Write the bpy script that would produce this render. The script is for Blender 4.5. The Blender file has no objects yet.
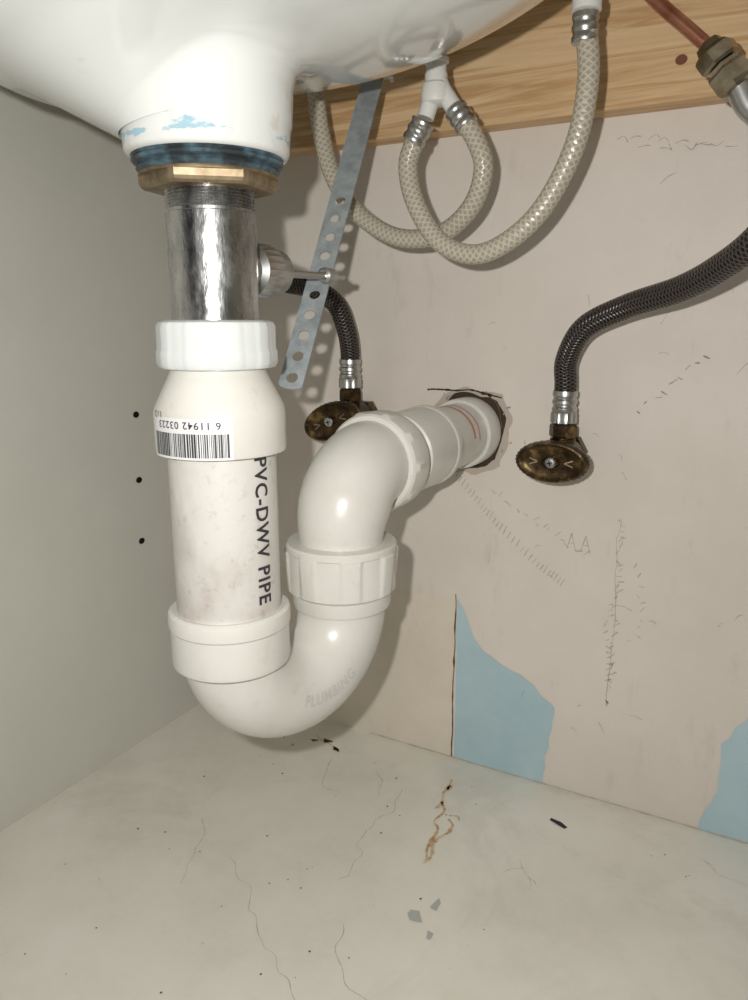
import bpy, bmesh, math, random
from mathutils import Vector, Matrix, noise
random.seed(7)
scene=bpy.context.scene
scene.view_settings.view_transform='Standard'
COL=scene.collection

# ------------------------------------------------------------------ helpers
def srgb(r,g,b):
    def f(c):
        c/=255
        return c/12.92 if c<=.04045 else ((c+.055)/1.055)**2.4
    return (f(r),f(g),f(b),1)

class M:
    def __init__(s,name,base=(.8,.8,.8,1),rough=.5,metal=0,spec=.5,coat=0,sss=0):
        s.m=bpy.data.materials.new(name); s.m.use_nodes=True
        s.nt=s.m.node_tree; s.b=s.nt.nodes['Principled BSDF']
        s.b.inputs['Base Color'].default_value=base
        s.b.inputs['Roughness'].default_value=rough
        s.b.inputs['Metallic'].default_value=metal
        s.b.inputs['Specular IOR Level'].default_value=spec
        s.b.inputs['Coat Weight'].default_value=coat
        s.b.inputs['Coat Roughness'].default_value=.08
        if sss:
            s.b.inputs['Subsurface Weight'].default_value=sss
            s.b.inputs['Subsurface Radius'].default_value=(1,.8,.6)
            s.b.inputs['Subsurface Scale'].default_value=.004
    def n(s,t,**k):
        nd=s.nt.nodes.new(t)
        for a,v in k.items():
            if a in nd.inputs: nd.inputs[a].default_value=v
            else: setattr(nd,a,v)
        return nd
    def l(s,a,b): s.nt.links.new(a,b)
    def coord(s,scale=(1,1,1),kind='Object'):
        tc=s.n('ShaderNodeTexCoord'); mp=s.n('ShaderNodeMapping')
        mp.inputs['Scale'].default_value=scale
        s.l(tc.outputs[kind],mp.inputs[0]); return mp.outputs[0]
    def noise(s,scale,detail=4,rough=.5,vec=None,dist=0):
        nd=s.n('ShaderNodeTexNoise'); nd.inputs['Scale'].default_value=scale
        nd.inputs['Detail'].default_value=detail; nd.inputs['Roughness'].default_value=rough
        nd.inputs['Distortion'].default_value=dist
        s.l(vec if vec is not None else s.coord(),nd.inputs['Vector']); return nd.outputs['Fac']
    def ramp(s,fac,stops):
        r=s.n('ShaderNodeValToRGB'); e=r.color_ramp.elements
        while len(e)<len(stops): e.new(.5)
        for i,(p,c) in enumerate(stops):
            e[i].position=p; e[i].color=c if len(c)==4 else (*c,1)
        s.l(fac,r.inputs[0]); return r.outputs[0]
    def mix(s,fac,a,b,mode='MIX'):
        m=s.n('ShaderNodeMix'); m.data_type='RGBA'; m.blend_type=mode
        for k,v in ((0,fac),(6,a),(7,b)):
            if hasattr(v,'is_linked'): s.l(v,m.inputs[k])
            else: m.inputs[k].default_value=v
        return m.outputs[2]
    def math(s,op,a,b=0,c=None):
        m=s.n('ShaderNodeMath'); m.operation=op
        for i,v in enumerate((a,b,c)):
            if v is None: continue
            if hasattr(v,'is_linked'): s.l(v,m.inputs[i])
            else: m.inputs[i].default_value=v
        return m.outputs[0]
    def base(s,o): s.l(o,s.b.inputs['Base Color'])
    def bump(s,h,strength=.3,dist=.001):
        b=s.n('ShaderNodeBump'); b.inputs['Strength'].default_value=strength
        b.inputs['Distance'].default_value=dist
        s.l(h,b.inputs['Height']); s.l(b.outputs[0],s.b.inputs['Normal'])

def mesh_obj(name,verts,faces,mat,smooth=True,uvs=None,parent=None,angle=40):
    me=bpy.data.meshes.new(name); me.from_pydata([tuple(v) for v in verts],[],faces)
    if uvs:
        uvl=me.uv_layers.new(name='UVMap')
        for li,uv in enumerate(uvs): uvl.data[li].uv=uv
    me.materials.append(mat.m if isinstance(mat,M) else mat)
    bm=bmesh.new(); bm.from_mesh(me)
    bmesh.ops.recalc_face_normals(bm,faces=bm.faces)
    for e in bm.edges:
        if len(e.link_faces)==2 and e.calc_face_angle(0)>math.radians(angle): e.smooth=False
    for f in bm.faces: f.smooth=smooth
    bm.to_mesh(me); bm.free()
    o=bpy.data.objects.new(name,me); COL.objects.link(o)
    if parent: attach(o,parent)
    return o
def attach(o,p):
    bpy.context.view_layer.update()
    o.parent=p; o.matrix_parent_inverse=p.matrix_world.inverted()
def empty(name,loc):
    e=bpy.data.objects.new(name,None); e.location=loc; e.empty_display_size=.02
    COL.objects.link(e); bpy.context.view_layer.update(); return e

def frame_for(d):
    d=Vector(d).normalized()
    a=Vector((0,0,1)) if abs(d.z)<.9 else Vector((1,0,0))
    x=a.cross(d).normalized(); y=d.cross(x); return x,y,d
def lathe(name,origin,axis,prof,mat,seg=64,rmod=None,parent=None,smooth=True,cap=True,angle=35,phase=0,xs=1,ys=1,zmod=None):
    x,y,d=frame_for(axis); o=Vector(origin)
    if abs(Vector(axis).normalized().z)>.99:
        x=Vector((1,0,0));y=Vector((0,1,0)) 
    V=[];F=[];U=[]
    n=len(prof)
    for i,(r,h) in enumerate(prof):
        for k in range(seg):
            t=2*math.pi*k/seg+phase
            rr=r*(rmod(t,h) if rmod else 1)
            hh=h+(zmod(t,r,h) if zmod else 0)
            V.append(o+d*hh+x*(rr*math.cos(t)*xs)+y*(rr*math.sin(t)*ys))
    for i in range(n-1):
        for k in range(seg):
            k2=(k+1)%seg
            F.append((i*seg+k,i*seg+k2,(i+1)*seg+k2,(i+1)*seg+k))
            U+=[(k/seg,i/n),((k+1)/seg,i/n),((k+1)/seg,(i+1)/n),(k/seg,(i+1)/n)]
    if cap:
        F.append(tuple(range(seg))); U+=[(0,0)]*seg
        F.append(tuple(range((n-1)*seg,n*seg))); U+=[(0,0)]*seg
    return mesh_obj(name,V,F,mat,smooth=smooth,uvs=U,parent=parent,angle=angle)
def catmull(P,per=14):
    P=[Vector(p) for p in P]; P=[P[0]*2-P[1]]+P+[P[-1]*2-P[-2]]
    out=[]
    for i in range(1,len(P)-2):
        a,b,c,d=P[i-1:i+3]
        for k in range(per):
            t=k/per
            out.append(.5*((2*b)+(c-a)*t+(2*a-5*b+4*c-d)*t*t+(3*b-a-3*c+d)*t**3))
    out.append(P[-2]); return out
def sweep(name,pts,rad,mat,seg=24,parent=None,cap=True,angle=50):
    n=len(pts); V=[];F=[];U=[]
    T=[(pts[min(i+1,n-1)]-pts[max(i-1,0)]).normalized() for i in range(n)]
    x,y,_=frame_for(T[0]); L=[0]
    for i in range(1,n): L.append(L[-1]+(pts[i]-pts[i-1]).length)
    for i in range(n):
        x=(x-T[i]*x.dot(T[i])).normalized(); y=T[i].cross(x)
        r=rad(i/(n-1),L[i]) if callable(rad) else rad
        for k in range(seg):
            t=2*math.pi*k/seg; V.append(pts[i]+x*r*math.cos(t)+y*r*math.sin(t))
    for i in range(n-1):
        for k in range(seg):
            k2=(k+1)%seg
            F.append((i*seg+k,i*seg+k2,(i+1)*seg+k2,(i+1)*seg+k))
            U+=[(k/seg,L[i]*10),((k+1)/seg,L[i]*10),((k+1)/seg,L[i+1]*10),(k/seg,L[i+1]*10)]
    if cap:
        F.append(tuple(range(seg)));U+=[(0,0)]*seg
        F.append(tuple(range((n-1)*seg,n*seg)));U+=[(0,0)]*seg
    return mesh_obj(name,V,F,mat,uvs=U,parent=parent,angle=angle)
def box(name,lo,hi,mat,bevel=0,parent=None):
    bm=bmesh.new(); bmesh.ops.create_cube(bm,size=1)
    for v in bm.verts:
        v.co=Vector([lo[i]+(v.co[i]+.5)*(hi[i]-lo[i]) for i in range(3)])
    if bevel: bmesh.ops.bevel(bm,geom=bm.edges[:],offset=bevel,segments=3,affect='EDGES',profile=.5)
    me=bpy.data.meshes.new(name); bm.to_mesh(me); bm.free(); me.materials.append(mat.m)
    o=bpy.data.objects.new(name,me); COL.objects.link(o)
    if parent: attach(o,parent)
    return o
def text_mesh(s,bold=0):
    cu=bpy.data.curves.new('tmp_text','FONT'); cu.body=s; cu.resolution_u=3; cu.offset=bold
    cu.space_character=1.12
    ob=bpy.data.objects.new('tmp_text',cu); COL.objects.link(ob)
    bpy.context.view_layer.update()
    me=bpy.data.meshes.new_from_object(ob.evaluated_get(bpy.context.evaluated_depsgraph_get()))
    bpy.data.objects.remove(ob)
    bm=bmesh.new(); bm.from_mesh(me); bmesh.ops.triangulate(bm,faces=bm.faces[:])
    bmesh.ops.subdivide_edges(bm,edges=bm.edges[:],cuts=1,use_grid_fill=True)
    bmesh.ops.triangulate(bm,faces=bm.faces[:])
    xs=[v.co.x for v in bm.verts]; ys=[v.co.y for v in bm.verts]
    x0,x1,y0,y1=min(xs),max(xs),min(ys),max(ys)
    V=[((v.co.x-x0)/(x1-x0),(v.co.y-y0)/(y1-y0)) for v in bm.verts]
    bm.verts.index_update()
    F=[tuple(v.index for v in f.verts) for f in bm.faces]; bm.free()
    bpy.data.meshes.remove(me); return V,F

# ------------------------------------------------------------------ materials
def wall_mat(name,c1,c2,sc=7,rough=.6,speck=True):
    m=M(name,rough=rough,spec=.3)
    n1=m.noise(sc,5,.6)
    col=m.ramp(n1,[(.3,c1),(.7,c2)])
    n2=m.noise(60,3,.7)
    col=m.mix(m.math('MULTIPLY',n2,.08),col,(.35,.31,.25,1))
    m.base(col)
    m.bump(m.noise(180,3,.6),.15,.0006)
    return m
mat_back=M('painted_drywall',rough=.55,spec=.35)
_g=mat_back.n('ShaderNodeNewGeometry'); _s=mat_back.n('ShaderNodeSeparateXYZ')
mat_back.l(_g.outputs['Position'],_s.inputs[0])
n1=mat_back.noise(6,5,.6)
cA=mat_back.ramp(n1,[(.3,srgb(208,199,189)),(.7,srgb(222,214,205))])
cB=mat_back.ramp(mat_back.noise(14,5,.65),[(.3,srgb(204,195,176)),(.7,srgb(221,211,192))])
nz=mat_back.math('MULTIPLY',mat_back.math('SUBTRACT',mat_back.noise(35,3,.6),.5),.02)
fx=mat_back.math('LESS_THAN',_s.outputs[0],.2495)
fz=mat_back.math('LESS_THAN',mat_back.math('ADD',_s.outputs[2],nz),.142)
mk=mat_back.math('MULTIPLY',fx,fz)
c=mat_back.mix(mat_back.math('MULTIPLY',mk,.7),cA,cB)
sc=mat_back.noise(1,6,.75,vec=mat_back.coord((30,1,9)))
scr=mat_back.ramp(sc,[(.58,(0,0,0,1)),(.72,(1,1,1,1))])
c=mat_back.mix(mat_back.math('MULTIPLY',scr,.18),c,srgb(120,110,100))
mat_back.base(c); mat_back.bump(mat_back.noise(70,4,.6),.4,.0013)

mat_left=wall_mat('melamine_side_panel',srgb(198,198,189),srgb(207,207,198),5,.5)
mat_floor=M('painted_shelf_board',rough=.36,spec=.45)
n=mat_floor.noise(9,7,.68)
c=mat_floor.ramp(n,[(.28,srgb(212,208,196)),(.5,srgb(226,222,211)),(.75,srgb(234,231,222))])
v=mat_floor.noise(110,2,.5); vr=mat_floor.ramp(v,[(.74,(0,0,0,1)),(.80,(1,1,1,1))])
c=mat_floor.mix(mat_floor.math('MULTIPLY',vr,.4),c,srgb(150,135,112))
sm=mat_floor.noise(5,6,.7,dist=1.2); sr=mat_floor.ramp(sm,[(.56,(0,0,0,1)),(.66,(1,1,1,1))])
c=mat_floor.mix(mat_floor.math('MULTIPLY',sr,.14),c,srgb(150,145,128))
mat_floor.base(c); mat_floor.bump(mat_floor.noise(30,5,.65),.45,.0012)

PORC=srgb(212,214,211)
mat_porc=M('porcelain',PORC,.12,spec=.5,coat=.6)
_g=mat_porc.n('ShaderNodeNewGeometry'); _s=mat_porc.n('ShaderNodeSeparateXYZ')
mat_porc.l(_g.outputs['Position'],_s.inputs[0])
zz=_s.outputs[2]
nn=mat_porc.noise(60,4,.6,vec=mat_porc.coord((1,1,3.0)))
band=mat_porc.math('SUBTRACT',1,mat_porc.math('MULTIPLY',mat_porc.math('ABSOLUTE',mat_porc.math('SUBTRACT',zz,.4315)),160))
blue=mat_porc.ramp(mat_porc.math('ADD',mat_porc.math('MULTIPLY',band,.3),nn),[(.77,(0,0,0,1)),(.82,(1,1,1,1))])
c=mat_porc.mix(mat_porc.math('MULTIPLY',blue,.85),PORC,srgb(140,180,196))
b2=mat_porc.ramp(mat_porc.noise(55,3,.6),[(.60,(0,0,0,1)),(.74,(1,1,1,1))])
low=mat_porc.math('LESS_THAN',zz,.45)
c=mat_porc.mix(mat_porc.math('MULTIPLY',mat_porc.math('MULTIPLY',b2,low),.5),c,srgb(180,155,125))
mat_porc.base(c)

def pvc_mat(name,c1,c2,grime,sss=.08,rough=.28):
    m=M(name,rough=rough,spec=.5,sss=sss)
    c=m.ramp(m.noise(25,5,.6),[(.35,c1),(.65,c2)])
    g=m.ramp(m.noise(70,5,.72),[(.58,(0,0,0,1)),(.74,(1,1,1,1))])
    m.base(m.mix(m.math('MULTIPLY',g,grime),c,srgb(160,142,120)))
    m.bump(m.noise(150,2,.5),.06,.0004); return m
mat_pvc=pvc_mat('white_pvc',srgb(201,199,191),srgb(209,207,200),.2)
mat_cast=pvc_mat('white_pvc_lettering',srgb(188,186,177),srgb(194,192,184),.1)
mat_nutw=M('white_polypropylene',srgb(206,209,207),.32,spec=.5,sss=.3)
mat_pipe=M('stained_pvc_pipe',rough=.38)
a=mat_pipe.noise(32,6,.65,vec=mat_pipe.coord((1,1,.6)))
b=mat_pipe.noise(14,3,.6)
c=mat_pipe.ramp(mat_pipe.math('ADD',mat_pipe.math('MULTIPLY',a,.5),mat_pipe.math('MULTIPLY',b,.5)),
   [(.38,srgb(170,161,152)),(.47,srgb(188,182,175)),(.56,srgb(201,198,192))])
d=mat_pipe.noise(160,3,.7); dr=mat_pipe.ramp(d,[(.58,(0,0,0,1)),(.74,(1,1,1,1))])
c=mat_pipe.mix(mat_pipe.math('MULTIPLY',dr,.3),c,srgb(132,110,96)); mat_pipe.base(c)
mat_chrome=M('brushed_chrome',(.5,.5,.49,1),.22,1)
a=mat_chrome.noise(220,3,.7,vec=mat_chrome.coord((1,1,.35)))
mat_chrome.l(mat_chrome.ramp(a,[(.35,(.16,.16,.16,1)),(.7,(.36,.36,.36,1))]),mat_chrome.b.inputs['Roughness'])
mat_chrome.base(mat_chrome.ramp(mat_chrome.noise(60,5,.7,vec=mat_chrome.coord((1,1,.5))),[(.35,(.28,.28,.28,1)),(.62,(.55,.55,.54,1))]))
mat_chrome.bump(a,.35,.0006)
mat_steel=M('zinc_steel',(.5,.5,.49,1),.33,1)
mat_galv=M('galvanized_steel',rough=.42,metal=.4)
c=mat_galv.ramp(mat_galv.noise(120,4,.6),[(.35,srgb(146,154,158)),(.65,srgb(176,184,187))]); mat_galv.base(c)
mat_brass=M('dull_brass',rough=.5,metal=.85)
mat_brass.base(mat_brass.ramp(mat_brass.noise(90,4,.6),[(.35,srgb(118,102,80)),(.65,srgb(166,150,124))]))
mat_brass2=M('nickel_brass',rough=.32,metal=1)
mat_brass2.base(mat_brass2.ramp(mat_brass2.noise(90,4,.6),[(.35,srgb(140,128,106)),(.65,srgb(186,176,156))]))
mat_bronze=M('tarnished_bronze',rough=.36,metal=.85)
mat_bronze.base(mat_bronze.ramp(mat_bronze.noise(110,5,.65),[(.35,srgb(46,36,26)),(.54,srgb(80,64,42)),(.72,srgb(150,124,84))]))
mat_bronze.bump(mat_bronze.noise(260,3,.6),.4,.0006)
mat_copper=M('copper',srgb(190,110,80),.3,1)
mat_copper.base(mat_copper.ramp(mat_copper.noise(60,4,.6),[(.3,srgb(165,105,82)),(.7,srgb(220,160,135))]))
mat_rubber=M('rubber_gasket',srgb(48,62,70),.45)
mat_rubber.base(mat_rubber.ramp(mat_rubber.noise(60,4,.6),[(.45,srgb(42,47,50)),(.66,srgb(84,112,124))]))
mat_black=M('black_ink',(.012,.012,.014,1),.5)
mat_ink=M('printed_ink',(.03,.03,.035,1),.5)
mat_whiteplastic=M('white_nylon',srgb(214,214,209),.4,sss=.2)
mat_countertop=M('countertop',srgb(225,222,214),.4)
mat_dark=M('dark_void',(.012,.01,.008,1),.9,spec=.1)
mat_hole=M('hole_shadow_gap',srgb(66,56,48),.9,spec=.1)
mat_blue=M('old_blue_paint',rough=.6)
mat_blue.base(mat_blue.ramp(mat_blue.noise(18,5,.6),[(.3,srgb(164,190,199)),(.7,srgb(180,204,211))]))
mat_pencil=M('pencil_mark',srgb(142,133,126),.7)
mat_pencil2=M('pencil_mark_faint',srgb(174,165,156),.7)
mat_crack=M('paint_crack',srgb(176,170,157),.7)
mat_caulk=M('grimy_caulk_line',srgb(178,168,150),.7)
mat_rust=M('rust_stain',rough=.7)
mat_rust.base(mat_rust.ramp(mat_rust.noise(150,4,.7),[(.38,srgb(180,136,92)),(.6,srgb(218,200,168))]))
mat_rust2=M('dark_grime',srgb(96,68,44),.7)
mat_primer=M('orange_primer',srgb(205,130,104),.5)
mat_chip=M('chipped_paint_grey',srgb(178,178,173),.6)
mat_label=M('paper_label',srgb(214,214,213),.45)

def hose_mat(name,c_lo,c_hi,nu,nv,rough,bump,metal=0,sss=0,r0=.55,r1=.97):
    m=M(name,rough=rough,metal=metal,sss=sss)
    tc=m.n('ShaderNodeTexCoord'); s=m.n('ShaderNodeSeparateXYZ'); m.l(tc.outputs['UV'],s.inputs[0])
    u=m.math('MULTIPLY',s.outputs[0],2*math.pi*nu); v=m.math('MULTIPLY',s.outputs[1],2*math.pi*nv)
    a=m.math('SINE',m.math('ADD',u,v)); b=m.math('SINE',m.math('SUBTRACT',u,v))
    h=m.math('MAXIMUM',a,b)
    h01=m.math('ADD',m.math('MULTIPLY',h,.5),.5)
    m.base(m.ramp(h01,[(r0,c_lo),(r1,c_hi)]))
    m.bump(h01,bump,.0006)
    return m
mat_vinyl=hose_mat('braided_vinyl_hose',srgb(158,149,132),srgb(186,179,164),7,27,.25,.25,sss=.1)
mat_blackhose=hose_mat('black_braided_hose',srgb(16,12,11),srgb(84,76,72),9,40,.26,.9,metal=.3,r0=.6,r1=1)

mat_wood=M('pine_wood',rough=.55,spec=.3)
vec=mat_wood.coord((1.6,20,34))
g=mat_wood.noise(1.6,6,.62,vec=vec,dist=.8)
c=mat_wood.ramp(g,[(.3,srgb(184,146,104)),(.42,srgb(220,190,148)),(.5,srgb(192,154,110)),(.58,srgb(226,198,158)),(.75,srgb(200,162,116))])
g2=mat_wood.noise(9,4,.7,vec=vec)
c=mat_wood.mix(mat_wood.math('MULTIPLY',g2,.3),c,srgb(168,124,80))
mat_wood.base(c); mat_wood.bump(g2,.2,.0005)
mat_knot=M('wood_knot',srgb(112,66,38),.6)

# ------------------------------------------------------------------ room shell
XR=.95; ZT=.62; YF=-.60
wall_back=box('wall_back',(-.02,0,-.02),(XR,.02,ZT),mat_back)
wall_left=box('wall_left',(-.02,YF,-.02),(0,0,ZT),mat_left)
floor=box('floor',(0,YF,-.02),(XR,0,0),mat_floor)
wall_right=box('wall_right',(XR,YF,-.02),(XR+.02,.02,ZT),mat_left)
counter=box('countertop',(-.02,YF,ZT),(XR+.02,.02,ZT+.03),mat_countertop,.003)

def patch(name,poly,mat,plane,parent,jit=.0015,sub=6,off=.0004):
    P=[]
    n=len(poly)
    for i in range(n):
        a=Vector(poly[i]);b=Vector(poly[(i+1)%n])
        for k in range(sub):
            p=a.lerp(b,k/sub)
            p+=Vector((noise.noise(Vector((p.x*90,p.y*90,1.3))),noise.noise(Vector((p.x*90,p.y*90,7.7)))))*jit
            P.append(p)
    if plane=='back': V=[(p.x,-off,p.y) for p in P]
    elif plane=='left': V=[(off,p.x,p.y) for p in P]
    else: V=[(p.x,p.y,off) for p in P]
    return mesh_obj(name,V,[tuple(range(len(V)))],mat,smooth=False,parent=parent)
def ribbon(name,pts,w,mat,plane,parent,jit=.001,off=.0004,per=8):
    """thin painted/pencil line lying on a wall or the floor"""
    P=catmull([(p[0],p[1],0) for p in pts],per)
    V=[];F=[]
    for i,p in enumerate(P):
        t=(P[min(i+1,len(P)-1)]-P[max(i-1,0)]).normalized(); nrm=Vector((-t.y,t.x,0))
        q=p+Vector((noise.noise(p*70),noise.noise(p*70+Vector((5,5,5))),0))*jit
        ww=w*(.35+1.3*abs(noise.noise(p*200)))
        for sg in (-1,1):
            r=q+nrm*ww*.5*sg
            V.append((r.x,-off,r.y) if plane=='back' else ((off,r.x,r.y) if plane=='left' else (r.x,r.y,off)))
        if i: F.append((2*i-2,2*i-1,2*i+1,2*i))
    return mesh_obj(name,V,F,mat,smooth=False,parent=parent)

patch('blue_paint_patch',[(.2505,.144),(.258,.130),(.266,.112),(.276,.100),(.296,.093),(.316,.083),(.333,.068),(.331,.045),(.328,.022),(.327,.0005),(.2505,.0005)],mat_blue,'back',wall_back,.0022)
patch('blue_paint_patch_side',[(.60,.15),(.52,.13),(.471,.107),(.458,.085),(.451,.071),(.452,.036),(.446,.018),(.441,.0005),(.60,.0005)],mat_blue,'back',wall_back,.0022)
ribbon('drywall_crack',[(.249,.146),(.2492,.1),(.249,.05),(.249,.001)],.0016,mat_rust2,'back',wall_back,.0008)
ribbon('caulk_grime',[(.17+.035*i,.0009) for i in range(12)],.0012,mat_caulk,'back',wall_back,.0003,off=.0006)
# faint pencil ticks in an arc, plus letters
arc=[(.241,.247),(.262,.225),(.283,.204),(.31,.182),(.332,.168)]
ap=catmull([(a[0],a[1],0) for a in arc],8)
for i,p in enumerate(ap):
    ribbon('pencil_tick',[(p.x,p.y),(p.x+.003,p.y+.004+.003*random.random())],.0009,mat_pencil2,'back',wall_back,.0005,per=3)
for k,(x0,z0,x1,z1,n) in enumerate([(.371,.224,.372,.085,34),(.274,.235,.345,.194,18),(.377,.30,.412,.338,9),(.384,.19,.39,.14,9),(.366,.16,.369,.10,14)]):
    for i in range(n):
        t=i/(n-1); x=x0+(x1-x0)*t+random.uniform(-.002,.002); z=z0+(z1-z0)*t
        ribbon('pencil_tick',[(x,z),(x+.004*random.uniform(.3,1.2),z+.005*random.uniform(-.6,1))],.0009,mat_pencil2 if k!=2 else mat_pencil,'back',wall_back,.0006,per=3)
ribbon('pencil_line',[(.371,.226),(.3705,.19),(.3725,.15),(.371,.08)],.0006,mat_pencil2,'back',wall_back,.002)
for x in (.335,.345):
    ribbon('pencil_letter',[(x,.197),(x+.003,.209)],.0008,mat_pencil2,'back',wall_back,.0003,per=3)
    ribbon('pencil_letter',[(x+.003,.209),(x+.0065,.196)],.0008,mat_pencil2,'back',wall_back,.0003,per=3)
    ribbon('pencil_letter',[(x+.001,.202),(x+.0055,.2015)],.0007,mat_pencil2,'back',wall_back,.0002,per=3)
for i in range(40):
    x=random.uniform(.27,.5);z=random.uniform(.05,.47);a=random.uniform(0,6.28);l=random.uniform(.003,.012)
    ribbon('pencil_mark',[(x,z),(x+l*math.cos(a)*.5,z+l*math.sin(a)*.5+.001),(x+l*math.cos(a),z+l*math.sin(a))],.0006,mat_pencil2,'back',wall_back,.001,per=4)
for i in range(12):
    x=.352+.0055*i+random.uniform(-.002,.002); z=.470-.0008*i+random.uniform(-.003,.003)
    ribbon('pencil_mark',[(x,z),(x+.004,z+random.uniform(-.003,.004)),(x+.007,z+random.uniform(-.002,.002))],.0006,mat_pencil2,'back',wall_back,.0012,per=4)
# shelf pin holes, left panel
for y,z in ((-.086,.285),(-.088,.231),(-.090,.179)):
    pts=[(y+.0033*math.cos(t*math.pi/8),z+.0026*math.sin(t*math.pi/8)) for t in range(16)]
    patch('shelf_pin_hole',pts,mat_dark,'left',wall_left,.0002,1)
# floor marks
ribbon('rust_stain_trail',[(.262,-.029),(.266,-.040),(.2635,-.05),(.267,-.062),(.266,-.07)],.0033,mat_rust,'floor',floor,.004)
ribbon('rust_stain_trail',[(.266,-.06),(.272,-.07),(.2715,-.085),(.277,-.100),(.277,-.112),(.281,-.125)],.0028,mat_rust,'floor',floor,.005)
ribbon('rust_stain_trail',[(.278,-.075),(.2825,-.085),(.2795,-.096),(.2815,-.11),(.282,-.127)],.0028,mat_rust,'floor',floor,.005)
ribbon('rust_stain_trail',[(.277,-.072),(.284,-.070),(.286,-.075)],.0014,mat_rust,'floor',floor,.003)
patch('rust_stain',[(.263,-.036),(.266,-.038),(.265,-.044),(.262,-.042)],mat_rust,'floor',floor,.002)
patch('grime_spot',[(.140,-.026),(.148,-.025),(.150,-.030),(.143,-.032)],mat_rust2,'floor',floor,.004)
patch('grime_spot',[(.153,-.036),(.160,-.034),(.161,-.039),(.154,-.041)],mat_rust2,'floor',floor,.003)
patch('grime_spot',[(.128,-.034),(.136,-.032),(.134,-.038)],mat_rust2,'floor',floor,.003)
patch('grime_spot',[(.118,-.048),(.122,-.047),(.121,-.051)],mat_rust,'floor',floor,.002)
ribbon('grime_trail',[(.13,-.026),(.142,-.030),(.150,-.034),(.160,-.037)],.002,mat_rust,'floor',floor,.003)
patch('black_debris',[(.346,-.0385),(.353,-.040),(.358,-.0435),(.3565,-.046),(.350,-.0435),(.3455,-.0415)],mat_black,'floor',floor,.0012)
patch('paint_chip',[(.292,-.168),(.297,-.166),(.303,-.174),(.297,-.176),(.2925,-.172)],mat_chip,'floor',floor,.003,3)
patch('paint_chip',[(.303,-.152),(.307,-.155),(.309,-.162),(.302,-.160)],mat_chip,'floor',floor,.003,3)
patch('paint_chip',[(.309,-.178),(.313,-.178),(.313,-.183),(.310,-.183)],mat_chip,'floor',floor,.003,3)
cr=[[(.164,-.188),(.185,-.2),(.204,-.217),(.226,-.232),(.250,-.247),(.275,-.262)],
    [(.231,-.062),(.236,-.09),(.232,-.12),(.242,-.145),(.238,-.17)],
    [(.339,-.093),(.343,-.1),(.348,-.109),(.35,-.118)],[(.348,-.109),(.356,-.112)],[(.343,-.1),(.333,-.112)],
    [(.447,-.034),(.47,-.045),(.50,-.05)],[(.12,-.16),(.135,-.19),(.15,-.22)],
    [(.26,-.20),(.275,-.225),(.30,-.24)],
    [(.2,-.05),(.215,-.06),(.218,-.08)],[(.16,-.05),(.17,-.08),(.19,-.09)]]
for q in cr: ribbon('hairline_crack',q,.0005,mat_crack,'floor',floor,.006,per=12)
for i in range(60):
    x=random.uniform(.05,.6);y=random.uniform(-.36,-.02);r=random.uniform(.0003,.0008)
    if i%3==0: x=random.uniform(.08,.3); y=random.uniform(-.2,-.03); r*=1.2
    patch('grime_speck',[(x+r*math.cos(a),y+r*math.sin(a)) for a in (0,1.2,2.4,3.6,4.9)],mat_rust2,'floor',floor,.0006,2)

# ------------------------------------------------------------------ wood cleat
cleat=box('wood_cleat',(0.001,-.019,.485),(XR-.001,0,.612),mat_wood,.0012)
def disc(name,c,r,mat,parent,y,sx=1):
    V=[(c[0]+r*sx*math.cos(t*math.pi/10),y,c[1]+r*math.sin(t*math.pi/10)) for t in range(20)]
    return mesh_obj(name,V,[tuple(range(20))],mat,smooth=False,parent=parent)
disc('wood_knot',(.388,.507),.0028,mat_knot,cleat,-.0194,1.2)
disc('wood_knot',(.452,.5235),.0035,mat_knot,cleat,-.0194,1.3)

# ------------------------------------------------------------------ sink basin
AX,AY=.2364,-.2611
prof=[(.0330,.4262),(.0344,.428),(.0350,.4365),(.0358,.439),(.0366,.452),(.0378,.4585),(.0410,.4625)]
R,H,zb=.222,.1455,.4615
for i in range(1,33):
    s=.20+.80*math.sin(i/32*math.pi/2); prof.append((R*s,zb+H*(1-math.sqrt(max(0,1-s*s)))))
prof+= [(R+.005,zb+H+.004),(R+.006,.6185)]
thl=math.atan2(-.479,-.878)
def sinkz(t,r,h):
    dt=((t-thl+math.pi)%(2*math.pi))-math.pi
    w=max(0,math.cos(dt*.8)) if abs(dt)<1.96 else 0
    w=w*w*(3-2*w)
    if r<.0351 : return 0
    zl=.434+.50*(r-.0360)
    if r>.085: 
        f=max(0,1-(r-.085)/.12); return w*(-.017*f)
    return w*min(0,zl-h)
sink=lathe('sink_basin',(AX,AY,0),(0,0,1),prof,mat_porc,160,angle=60,zmod=sinkz)

# ------------------------------------------------------------------ drain tailpiece
dr=empty('sink_drain_tailpiece',(AX,AY,.40))
lathe('rubber_gasket',(AX,AY,0),(0,0,1),[(.020,.4195),(.0288,.4195),(.0300,.421),(.0290,.4225),(.0310,.4233),(.0318,.4243),(.0308,.4252),(.0318,.4262),(.0312,.427),(.02,.427)],mat_rubber,64,parent=dr,angle=20)
def hexr(t,h): 
    k=math.pi/3; a=((t+.35)%k)-k/2
    return min(.975,math.cos(math.pi/6)/math.cos(a))
lathe('brass_locknut',(AX,AY,0),(0,0,1),[(.0210,.4132),(.0278,.4132),(.0292,.4142),(.0300,.4155),(.0300,.4185),(.0290,.4197),(.0215,.4197)],mat_brass,144,rmod=hexr,parent=dr,angle=22)
lathe('locknut_flange',(AX,AY,0),(0,0,1),[(.0185,.4195),(.0288,.4195),(.0292,.4188),(.0292,.4182),(.0185,.4182)],mat_brass,72,parent=dr)
tp=[(.0186,.4198)]
z=.4128
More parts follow.
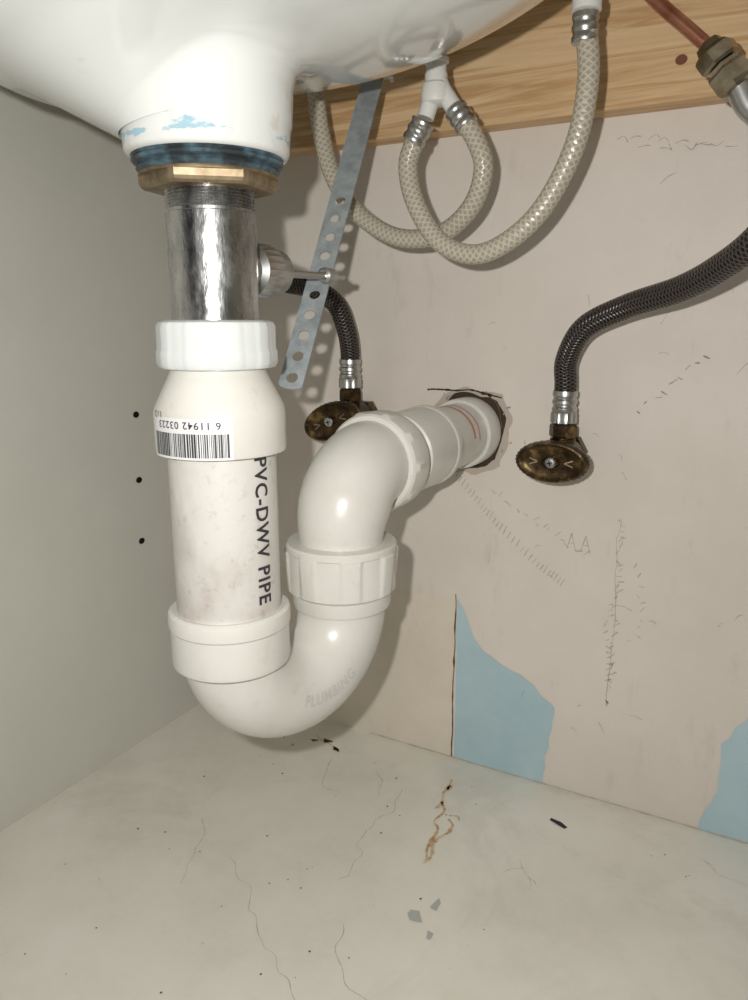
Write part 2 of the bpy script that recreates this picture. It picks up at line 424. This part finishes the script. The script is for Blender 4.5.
while z>.4052:
    tp+=[(.0190,z),(.0181,z-.00065)]; z-=.0013
tp+=[(.0181,.4045),(.0192,.4040),(.0192,.352),(.0178,.352)]
lathe('chrome_body',(AX,AY,0),(0,0,1),tp,mat_chrome,96,parent=dr,angle=25)
zr=.3825
lathe('pivot_rod_port',(AX,AY,zr),(0,1,0),[(.008,.014),(.0085,.024),(.0118,.0255),(.0122,.028),(.0122,.037),(.0108,.040),(.0108,.046),(.0082,.050),(.0055,.053),(.0045,.0555)],mat_steel,48,
      rmod=lambda t,h:1+(.035*math.cos(24*t) if .027<h<.038 else 0),parent=dr)

# ------------------------------------------------------------------ P-trap
tr=empty('p_trap',(AX,AY,.25))
def scal(n,amp):
    def f(t,h):
        s=math.cos(n*t); return 1+amp*(1/(1+math.exp(-14*s)))-amp*.5
    return f
lathe('slip_nut',(AX,AY,0),(0,0,1),[(.0195,.3595),(.0228,.3600),(.0252,.3590),(.0260,.3570),(.0260,.3475),(.0266,.3465),(.0266,.3415),(.0256,.3395),(.0225,.3388),(.02,.3388)],mat_nutw,144,rmod=scal(10,.018),parent=tr)
lathe('reducing_bushing',(AX,AY,0),(0,0,1),[(.0205,.341),(.0214,.339),(.0216,.3375),(.0232,.334),(.0265,.3275),(.0290,.3225),(.0298,.3195),(.0298,.3035),(.0294,.3018),(.028,.3012),(.025,.3012)],mat_pvc,96,parent=tr)
PR=.0249
lathe('pvc_pipe',(AX,AY,0),(0,0,1),[(PR,.306),(PR,.215)],mat_pipe,96,parent=tr)
lathe('trap_inlet_nut',(AX,AY,0),(0,0,1),[(.0249,.2250),(.0272,.2254),(.0290,.2243),(.0294,.2225),(.0294,.2175),(.0286,.2165),(.0286,.206),(.0288,.2005),(.0284,.1980),(.0266,.1965),(.024,.1962)],mat_pvc,96,parent=tr)
RX,RY=.2555,-.187
dv=Vector((RX-AX,RY-AY,0)); Rb=dv.length/2; dn=dv.normalized(); cen=Vector(((RX+AX)/2,(RY+AY)/2,.2065))
RT=.0247
pts=[Vector((AX,AY,.222)),Vector((AX,AY,.213))]
for i in range(0,41):
    a=math.pi+math.pi*i/40; pts.append(cen+dn*Rb*math.cos(a)+Vector((0,0,Rb*math.sin(a))))
pts+=[Vector((RX,RY,.2080)),Vector((RX,RY,.2100))]
sweep('j_bend',pts,RT,mat_pvc,56,parent=tr)
# union nut
def lugs(t,h):
    s=math.cos(8*t+.6); w=1/(1+math.exp(-18*(s-.15)))
    return 1+(.055*w if .2165<h<.2375 else 0)
lathe('union_nut',(RX,RY,0),(0,0,1),[(.0245,.2045),(.0272,.2050),(.0276,.2065),(.0276,.2130),(.0302,.2150),(.0302,.2340),(.0302,.2372),(.0308,.2378),(.0308,.2405),(.0298,.2415),(.0250,.2418),(.022,.2418)],mat_pvc,176,rmod=lugs,parent=tr,angle=30)
# elbow
EX=.2555
ez=.2785; er=.033
pts=[Vector((RX,RY,.236)),Vector((RX,RY,.241))]
for i in range(0,29):
    a=math.pi/2*i/28; pts.append(Vector((RX+(EX-RX)*i/28,RY+er-er*math.cos(a),ez-er+er*math.sin(a))))
pts.append(Vector((EX,-.142,ez)))
def er_f(t,L): 
    return .0230+.0026*min(1,max(0,(L-.004)/.02))
sweep('elbow',pts,er_f,mat_pvc,64,parent=tr)
lathe('elbow_hub',(EX,0,ez),(0,1,0),[(.0252,-.155),(.0280,-.1545),(.0292,-.153),(.0296,-.150),(.0296,-.136),(.0290,-.1342),(.0262,-.1338)],mat_pvc,160,rmod=lambda t,h:1+(.03 if (-.151<h<-.138 and math.cos(10*t)>.6) else 0),parent=tr,angle=25)
lathe('street_coupling',(EX,0,ez),(0,1,0),[(.0230,-.136),(.0232,-.124),(.0258,-.1225),(.0262,-.120),(.0262,-.084),(.0270,-.0825),(.0270,-.0775),(.0262,-.0765),(.0232,-.0765)],mat_pvc,80,parent=tr,angle=25)
lathe('wall_stub_pipe',(EX,0,ez),(0,1,0),[(.0226,-.09),(.0226,.012)],mat_pvc,80,parent=tr)
def arc_mark(name,r,y0,y1,a0,a1,mat):
    V=[];F=[]
    for i in range(25):
        t=a0+(a1-a0)*i/24; w=.5+.5*noise.noise(Vector((t*5,y0*90,0)))
        for yy in (y0,y0+(y1-y0)*(.5+w*.5)): V.append((EX+r*math.sin(t),yy,ez+r*math.cos(t)))
        if i: F.append((2*i-2,2*i-1,2*i+1,2*i))
    mesh_obj(name,V,F,mat,parent=tr)
arc_mark('primer_stain',.0228,-.046,-.042,-1.2,1.5,mat_primer)
arc_mark('primer_stain',.0228,-.036,-.034,-.6,1.6,mat_primer)
lathe('wall_coupling',(EX,0,ez),(0,1,0),[(.0228,-.020),(.0250,-.020),(.0257,-.0185),(.0257,.008),(.0232,.008)],mat_pvc,80,parent=tr)
# ragged drywall hole
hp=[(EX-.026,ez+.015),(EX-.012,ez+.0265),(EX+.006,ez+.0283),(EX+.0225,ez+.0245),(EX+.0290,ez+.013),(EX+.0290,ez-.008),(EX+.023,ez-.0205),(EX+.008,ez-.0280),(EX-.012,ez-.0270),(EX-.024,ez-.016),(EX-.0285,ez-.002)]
patch('drywall_cutout',hp,mat_hole,'back',wall_back,.0035,6,off=.0003)  # flat patch; the shade inside the hole is painted as brown-grey
hq=[(EX+ (x-EX)*1.15,ez+(z_-ez)*1.15) for x,z_ in hp]
patch('torn_paper_edge',hq,M('torn_drywall_paper',srgb(178,167,154),.8),'back',wall_back,.005,6,off=.00015)
ribbon('drywall_crack_top',[(EX-.034,ez+.028),(EX-.02,ez+.0305),(EX+.002,ez+.0315),(EX+.014,ez+.029),(EX+.025,ez+.026)],.0022,mat_hole,'back',wall_back,.003)
ribbon('drywall_crack_side',[(EX+.014,ez+.0305),(EX+.022,ez+.019),(EX+.027,ez+.004)],.0012,mat_rust2,'back',wall_back,.002)
for i in range(10):
    a=random.uniform(-.5,2.2); rr=random.uniform(.030,.035); x=EX+rr*math.cos(a); z_=ez+rr*math.sin(a)
    ribbon('scuff_mark',[(x,z_),(x+random.uniform(-.003,.004),z_+random.uniform(-.004,.003))],.0014,mat_pencil,'back',wall_back,.001,per=4)

# printed marks wrapped on the pipe
def wrap(name,s,R,th0,zc,w,h,rot,mat,lift=.00035,bold=0):
    V,F=text_mesh(s,bold); W=[]
    for a,b in V:
        if rot=='down': da=(b-.5)*h; dz=-(a-.5)*w
        elif rot=='flip': da=-(a-.5)*w; dz=-(b-.5)*h
        else: da=(a-.5)*w; dz=(b-.5)*h
        t=th0+da/R; W.append((AX+(R+lift)*math.cos(t),AY+(R+lift)*math.sin(t),zc+dz))
    return mesh_obj(name,W,F,mat,smooth=False,parent=tr)
thc=math.atan2(-.529-AY,.4626-AX)
wrap('pipe_print','PVC-DWV PIPE',PR,thc+math.radians(41),.2662,.069,.0076,'down',mat_ink,bold=.022)
wrap('number_print','6 11942 03223',.0298,thc-math.radians(30),.3165,.031,.0032,'flip',mat_ink,bold=.01)
wrap('number_print_small','1/2',.0298,thc-math.radians(62),.3205,.006,.0028,'flip',mat_ink)
def cyl_strip(name,R,t0,t1,z0,z1,mat,n=1):
    V=[];F=[]
    for i in range(n+1):
        t=t0+(t1-t0)*i/n
        V+=[(AX+R*math.cos(t),AY+R*math.sin(t),z0),(AX+R*math.cos(t),AY+R*math.sin(t),z1)]
        if i:F.append((2*i-2,2*i-1,2*i+1,2*i))
    return V,F
V,F=cyl_strip('',.02992,thc-1.25,thc+.16,.3018,.3195,None,30)
mesh_obj('barcode_label',V,F,mat_label,parent=tr)
V=[];F=[];t=thc-1.2
while t<thc+.1:
    w=random.choice([.008,.012,.02,.03]); v,f=cyl_strip('',.0300,t,t+w,.3028,.3130,None,2)
    F+=[tuple(i+len(V) for i in q) for q in f]; V+=v
    t+=w+random.choice([.008,.012,.018])
mesh_obj('barcode_bars',V,F,mat_ink,smooth=False,parent=tr)
# raised casting letters on j bend
side=Vector((dn.y,-dn.x,0))
def bend_text(s,a0,a1,q0,hh):
    V,F=text_mesh(s,.01); W=[]
    for a,b in V:
        phi=math.radians(a0+a*(a1-a0))
        q=(.5-b)*hh/RT+math.radians(q0)
        out=(dn*math.cos(phi)+Vector((0,0,math.sin(phi))))
        rad=cen+out*Rb
        nrm=side*math.cos(q)+out*math.sin(q)
        W.append(rad+nrm*(RT+.0007))
    mesh_obj('cast_lettering',W,F,mat_cast,smooth=False,parent=tr)
bend_text('PLUMBING',250,306,-4,.0064)

# ------------------------------------------------------------------ pop-up strap
st=empty('pop_up_linkage_strap',(.234,-.163,.383))
A=Vector((.2130,-.066,.519)); B=Vector((.2344,-.2030,.3248))
L=(B-A).length; ld=(B-A).normalized()
wd=ld.cross(Vector((-.25,1,.35))).normalized()
if wd.x<0: wd=-wd
nd=wd.cross(ld).normalized()
bm=bmesh.new(); ncell=int(round(L/.0135)); cl=L/ncell; hw=.0066
for i in range(ncell):
    c0=A+ld*(cl*(i+.5))
    m_=24
    outer=[];inner=[]
    for k in range(m_):
        t=2*math.pi*k/m_+math.pi/4; cx,cy=math.cos(t),math.sin(t)
        s=1/max(abs(cx),abs(cy))
        ex,ey=cx*s*hw,cy*s*cl/2
        if i==ncell-1 and ey>0: ey*=.55+.45*math.sqrt(max(0,1-(ex/hw)**2*.8))
        o_=c0+wd*ex+ld*ey
        outer.append(bm.verts.new(o_)); inner.append(bm.verts.new(c0+wd*cx*.0031+ld*cy*.0031))
    for k in range(m_):
        k2=(k+1)%m_; bm.faces.new((outer[k],outer[k2],inner[k2],inner[k]))
    if i<ncell*.42: bm.faces.new(inner)
bmesh.ops.remove_doubles(bm,verts=bm.verts,dist=1e-5)
me=bpy.data.meshes.new('strap_plate'); bm.to_mesh(me); bm.free(); me.materials.append(mat_galv.m)
so=bpy.data.objects.new('strap_plate',me); COL.objects.link(so)
sm=so.modifiers.new('thick','SOLIDIFY'); sm.thickness=.0011; sm.offset=0
attach(so,st)
sweep('pivot_rod',[Vector((AX,-.2050,zr)),Vector((AX,AY+.08,zr+.0005)),Vector((AX-.0005,-.150,zr+.001))],.0019,mat_steel,16,parent=st)
lathe('rod_thumb_screw',(AX-.0005,-.164,zr+.001),(0,-1,0),[(.0015,-.004),(.0038,-.003),(.0042,0),(.0042,.006),(.003,.007),(.0015,.007)],mat_steel,24,parent=st)
c0=A+ld*.012
lathe('clevis_screw',c0,wd,[(.0025,-.011),(.0045,-.0105),(.0045,-.0075),(.0022,-.007),(.0022,.010),(.0034,.0105),(.0034,.013),(.001,.013)],mat_steel,24,parent=st)
sweep('lift_rod',[c0+Vector((0,.004,-.008)),c0+Vector((0,.004,.03)),c0+Vector((0,.006,.1))],.0026,mat_steel,16,parent=st)

# ------------------------------------------------------------------ vinyl hoses and tee
def ferrule(name,p,d,parent,r=.0076,l=.014,mat=None):
    prof=[(r*.7,0),(r*.95,.0003),(r,.001),(r,.003),(r*.9,.004),(r*.9,.005),(r,.006),(r,.008),(r*.9,.009),(r*.92,.0105),(r,.0112),(r*.98,l-.0003),(r*.7,l)]
    return lathe(name,p,d,prof,mat or mat_steel,40,parent=parent)
yA=-.100
hA=empty('faucet_spray_hose',(.355,yA,.48))
PA=[(.352,yA,.518),(.352,yA,.508),(.355,yA,.481),(.350,yA,.450),(.335,yA,.421),(.316,yA,.404),(.295,yA,.397),(.273,yA,.405),(.257,yA,.427),(.2515,yA,.449),(.2580,yA,.466)]
sweep('hose_tube',catmull(PA,16),.0056,mat_vinyl,28,parent=hA)
ferrule('ferrule_top',(.3520,yA,.498),(-.02,0,1),hA,r=.0068)
ferrule('ferrule_end',(.2545,yA,.461),(.55,0,.85),hA,l=.013,r=.0070)
lathe('hose_adapter',(.352,yA,.512),(0,0,1),[(.004,0),(.0075,.001),(.0075,.006),(.0065,.007),(.0065,.012),(.004,.012)],mat_whiteplastic,32,parent=hA)
yB=-.085
hB=empty('faucet_spray_hose',(.19,yB,.45))
PB=[(.172,yB+.02,.56),(.176,yB,.520),(.178,yB,.500),(.182,yB,.476),(.190,yB,.451),(.207,yB,.428),(.236,yB,.411),(.266,yB,.411),(.287,yB-.002,.425),(.2955,yB-.006,.445),(.290,yB-.008,.462),(.283,yB-.010,.471)]
sweep('hose_tube',catmull(PB,16),.0056,mat_vinyl,28,parent=hB)
ferrule('ferrule_end',(.2865,yB-.009,.467),(-.62,0,.8),hB,l=.013,r=.0070)
tee=empty('hose_tee_fitting',(.267,-.096,.49))
lathe('tee_stem',(.267,-.096,.484),(0,0,1),[(.004,0),(.0062,.001),(.0066,.012),(.0058,.014),(.0058,.018),(.0072,.0185),(.0072,.0205),(.0056,.021),(.0056,.0235),(.0070,.024),(.0070,.026),(.0054,.0265),(.0052,.030),(.003,.030)],mat_whiteplastic,32,parent=tee)
sweep('tee_branch',[Vector((.267,-.096,.496)),Vector((.2655,-.097,.486)),Vector((.2620,-.099,.4735))],.0050,mat_whiteplastic,24,parent=tee)
sweep('tee_branch_side',[Vector((.267,-.096,.496)),Vector((.2715,-.0955,.487)),Vector((.2775,-.0945,.4785))],.0050,mat_whiteplastic,24,parent=tee)
lathe('tee_body',(.267,-.096,.480),(0,0,1),[(.005,0),(.0082,.0015),(.0088,.005),(.0078,.011),(.004,.014)],mat_whiteplastic,32,parent=tee)
sweep('tee_riser',[Vector((.267,-.096,.512)),Vector((.268,-.08,.519)),Vector((.27,-.05,.56)),Vector((.27,-.035,.618))],.0040,mat_vinyl,20,parent=tee)

# ------------------------------------------------------------------ stop valves
def valve(name,x,z,tilt=0,reach=.05):
    v=empty(name,(x,-reach/2,z))
    lathe('valve_body',(x,0,z),(0,-1,0),[(.0075,-.004),(.0075,.010),(.0105,.012),(.0110,.022),(.0110,.032),(.0090,.034),(.0085,.038),(.0060,.040),(.0050,reach-.003)],mat_bronze,40,parent=v)
    lathe('inlet_nut',(x,0,z),(0,-1,0),[(.008,.0),(.0118,.0005),(.0118,.0085),(.0105,.0095),(.008,.0095)],mat_bronze,6,smooth=False,parent=v)
    lathe('outlet_neck',(x,-.027,z),(0,0,1),[(.0085,.0),(.0085,.012),(.0070,.0125),(.0070,.016)],mat_bronze,32,parent=v)
    lathe('compression_nut',(x,-.027,z+.0125),(0,0,1),[(.006,0),(.0088,.0006),(.0094,.002),(.0094,.008),(.0086,.0095),(.006,.0095)],mat_bronze,6,smooth=False,parent=v)
    V=[];F=[];seg=72
    prof=[(.02,.0095),(.20,.0093),(.26,.0072),(.66,.0072),(.78,.0080),(.86,.0092),(.93,.0090),(1.0,.006),(1.0,.002),(.93,-.0005),(.6,-.002),(.1,-.002)]
    ct,sn=math.cos(tilt),math.sin(tilt)
    for s,h in prof:
        for k in range(seg):
            t=2*math.pi*k/seg
            kn=1+(.015*math.cos(36*t) if s>=.99 else 0)
            a=.0242*s*kn*math.cos(t); b=.0138*s*kn*math.sin(t)
            V.append((x+a*ct-b*sn,-reach-h,z+a*sn+b*ct))
    n=len(prof)
    for i in range(n-1):
        for k in range(seg):
            k2=(k+1)%seg; F.append((i*seg+k,i*seg+k2,(i+1)*seg+k2,(i+1)*seg+k))
    F+= [tuple(range(seg)),tuple(range((n-1)*seg,n*seg))]
    mesh_obj('oval_handle',V,F,mat_bronze,parent=v)
    lathe('handle_screw',(x,-reach-.0085,z),(0,-1,0),[(.0036,0),(.0036,.001),(.0028,.0018),(.0008,.0021)],mat_steel,28,parent=v)
    for q in ((1,.3),(-.3,1)):
        d=Vector((q[0],0,q[1])).normalized(); p=Vector((x,-reach-.01068,z)); e=Vector((d.z,0,-d.x))*.00035
        a=[p+d*.0019+e,p+d*.0019-e,p-d*.0019-e,p-d*.0019+e]
        mesh_obj('screw_slot',a,[(0,1,2,3)],mat_dark,smooth=False,parent=v)
    for sg in (-1,1):
        V,F=text_mesh('<' if sg>0 else '>'); W=[]
        for a,b in V:
            px=sg*.0115+(a-.5)*.0055; pz=(b-.5)*.005
            W.append((x+px*ct-pz*sn,-reach-.0076,z+px*sn+pz*ct))
        mesh_obj('raised_arrow',W,F,mat_brass,smooth=False,parent=v)
    return v
v1=valve('shutoff_valve',.334,.270,0,.046)
v2=valve('shutoff_valve',.168,.2865,.35,.050)
def supply(name,x,z,pts):
    e=empty(name,(x,-.027,z+.03))
    sweep('braided_tube',catmull(pts,16),.0074,mat_blackhose,32,parent=e)
    lathe('hose_nut',(x,-.027,z+.0225),(0,0,1),[(.006,0),(.0085,.0005),(.0085,.007),(.0078,.008)],mat_steel,36,rmod=lambda t,h:1+.03*math.cos(18*t),parent=e)
    ferrule('crimp_ferrule',(x,-.027,z+.030),(0,0,1),e,r=.0083,l=.0145)
    return e
supply('supply_hose',.334,.270,[(.334,-.027,.303),(.334,-.027,.318),(.3345,-.030,.335),(.347,-.040,.355),(.373,-.050,.3675),(.405,-.070,.3765),(.426,-.090,.386),(.444,-.110,.399),(.462,-.120,.425),(.470,-.115,.46),(.472,-.08,.52),(.47,-.05,.61)])
supply('supply_hose',.168,.2865,[(.168,-.027,.320),(.168,-.027,.338),(.167,-.031,.354),(.161,-.036,.372),(.146,-.046,.383),(.133,-.060,.387),(.121,-.078,.396),(.111,-.088,.426),(.108,-.085,.471),(.106,-.06,.54),(.11,-.035,.61)])

# ------------------------------------------------------------------ copper pipe with fitting
cp=empty('copper_supply_pipe',(.39,-.08,.50))
yc=-.08
sweep('copper_tube',catmull([(.352,yc+.045,.61),(.362,yc+.02,.556),(.371,yc,.532),(.382,yc,.519),(.397,yc,.505),(.411,yc,.492)],12),.0034,mat_copper,20,parent=cp)
d=Vector((.60,0,-.80)).normalized()
p=Vector((.4095,yc,.494))
lathe('brass_ferrule_nut',p,d,[(.004,-.002),(.0062,-.001),(.0070,.002),(.0092,.0033),(.0102,.0045),(.0102,.0105),(.0092,.0118),(.006,.012)],mat_brass2,6,smooth=False,parent=cp,phase=.3)
lathe('coupling_nut',p+d*.012,d,[(.006,0),(.0076,.0005),(.0076,.0025),(.0100,.003),(.0106,.0045),(.0106,.012),(.0098,.014),(.0065,.015)],mat_brass2,6,smooth=False,parent=cp,phase=.1)
q=p+d*.026
sweep('connector_hose',catmull([q,q+Vector((.008,0,-.012)),q+Vector((.028,.0,-.022)),q+Vector((.055,.0,-.01)),q+Vector((.07,0,.04)),q+Vector((.07,0,.125))],10),.0062,mat_steel,24,parent=cp)

# ------------------------------------------------------------------ camera, lights
cam=bpy.data.cameras.new('camera'); co=bpy.data.objects.new('camera',cam); COL.objects.link(co)
co.location=(.4626,-.529,.36)
co.rotation_euler=(math.radians(90-13.5),0,math.radians(28.6))
cam.sensor_fit='VERTICAL'; cam.sensor_height=24; cam.sensor_width=24; cam.lens=18; cam.clip_start=.005
scene.camera=co
li=bpy.data.lights.new('phone_flash','AREA'); li.shape='DISK'; li.size=.008; li.energy=1.6; li.color=(1,.98,.945)
lo=bpy.data.objects.new('phone_flash',li); COL.objects.link(lo)
Mx=co.rotation_euler.to_matrix()
lo.location=Vector(co.location)+Mx@Vector((-.028,.020,.004)); lo.rotation_euler=co.rotation_euler
# dim room light from the open front; noise patches added for chrome contrast
w=bpy.data.worlds.new('room_ambient'); scene.world=w; w.use_nodes=True
nt=w.node_tree; bg=nt.nodes['Background']
tc=nt.nodes.new('ShaderNodeTexCoord'); nz=nt.nodes.new('ShaderNodeTexNoise'); nz.inputs['Scale'].default_value=1.6; nz.inputs['Detail'].default_value=2
rp=nt.nodes.new('ShaderNodeValToRGB'); rp.color_ramp.elements[0].position=.42; rp.color_ramp.elements[0].color=(.06,.058,.055,1)
rp.color_ramp.elements[1].position=.60; rp.color_ramp.elements[1].color=(1,.98,.95,1)
nt.links.new(tc.outputs['Generated'],nz.inputs['Vector']); nt.links.new(nz.outputs['Fac'],rp.inputs[0]); nt.links.new(rp.outputs[0],bg.inputs[0])
bg.inputs[1].default_value=.5
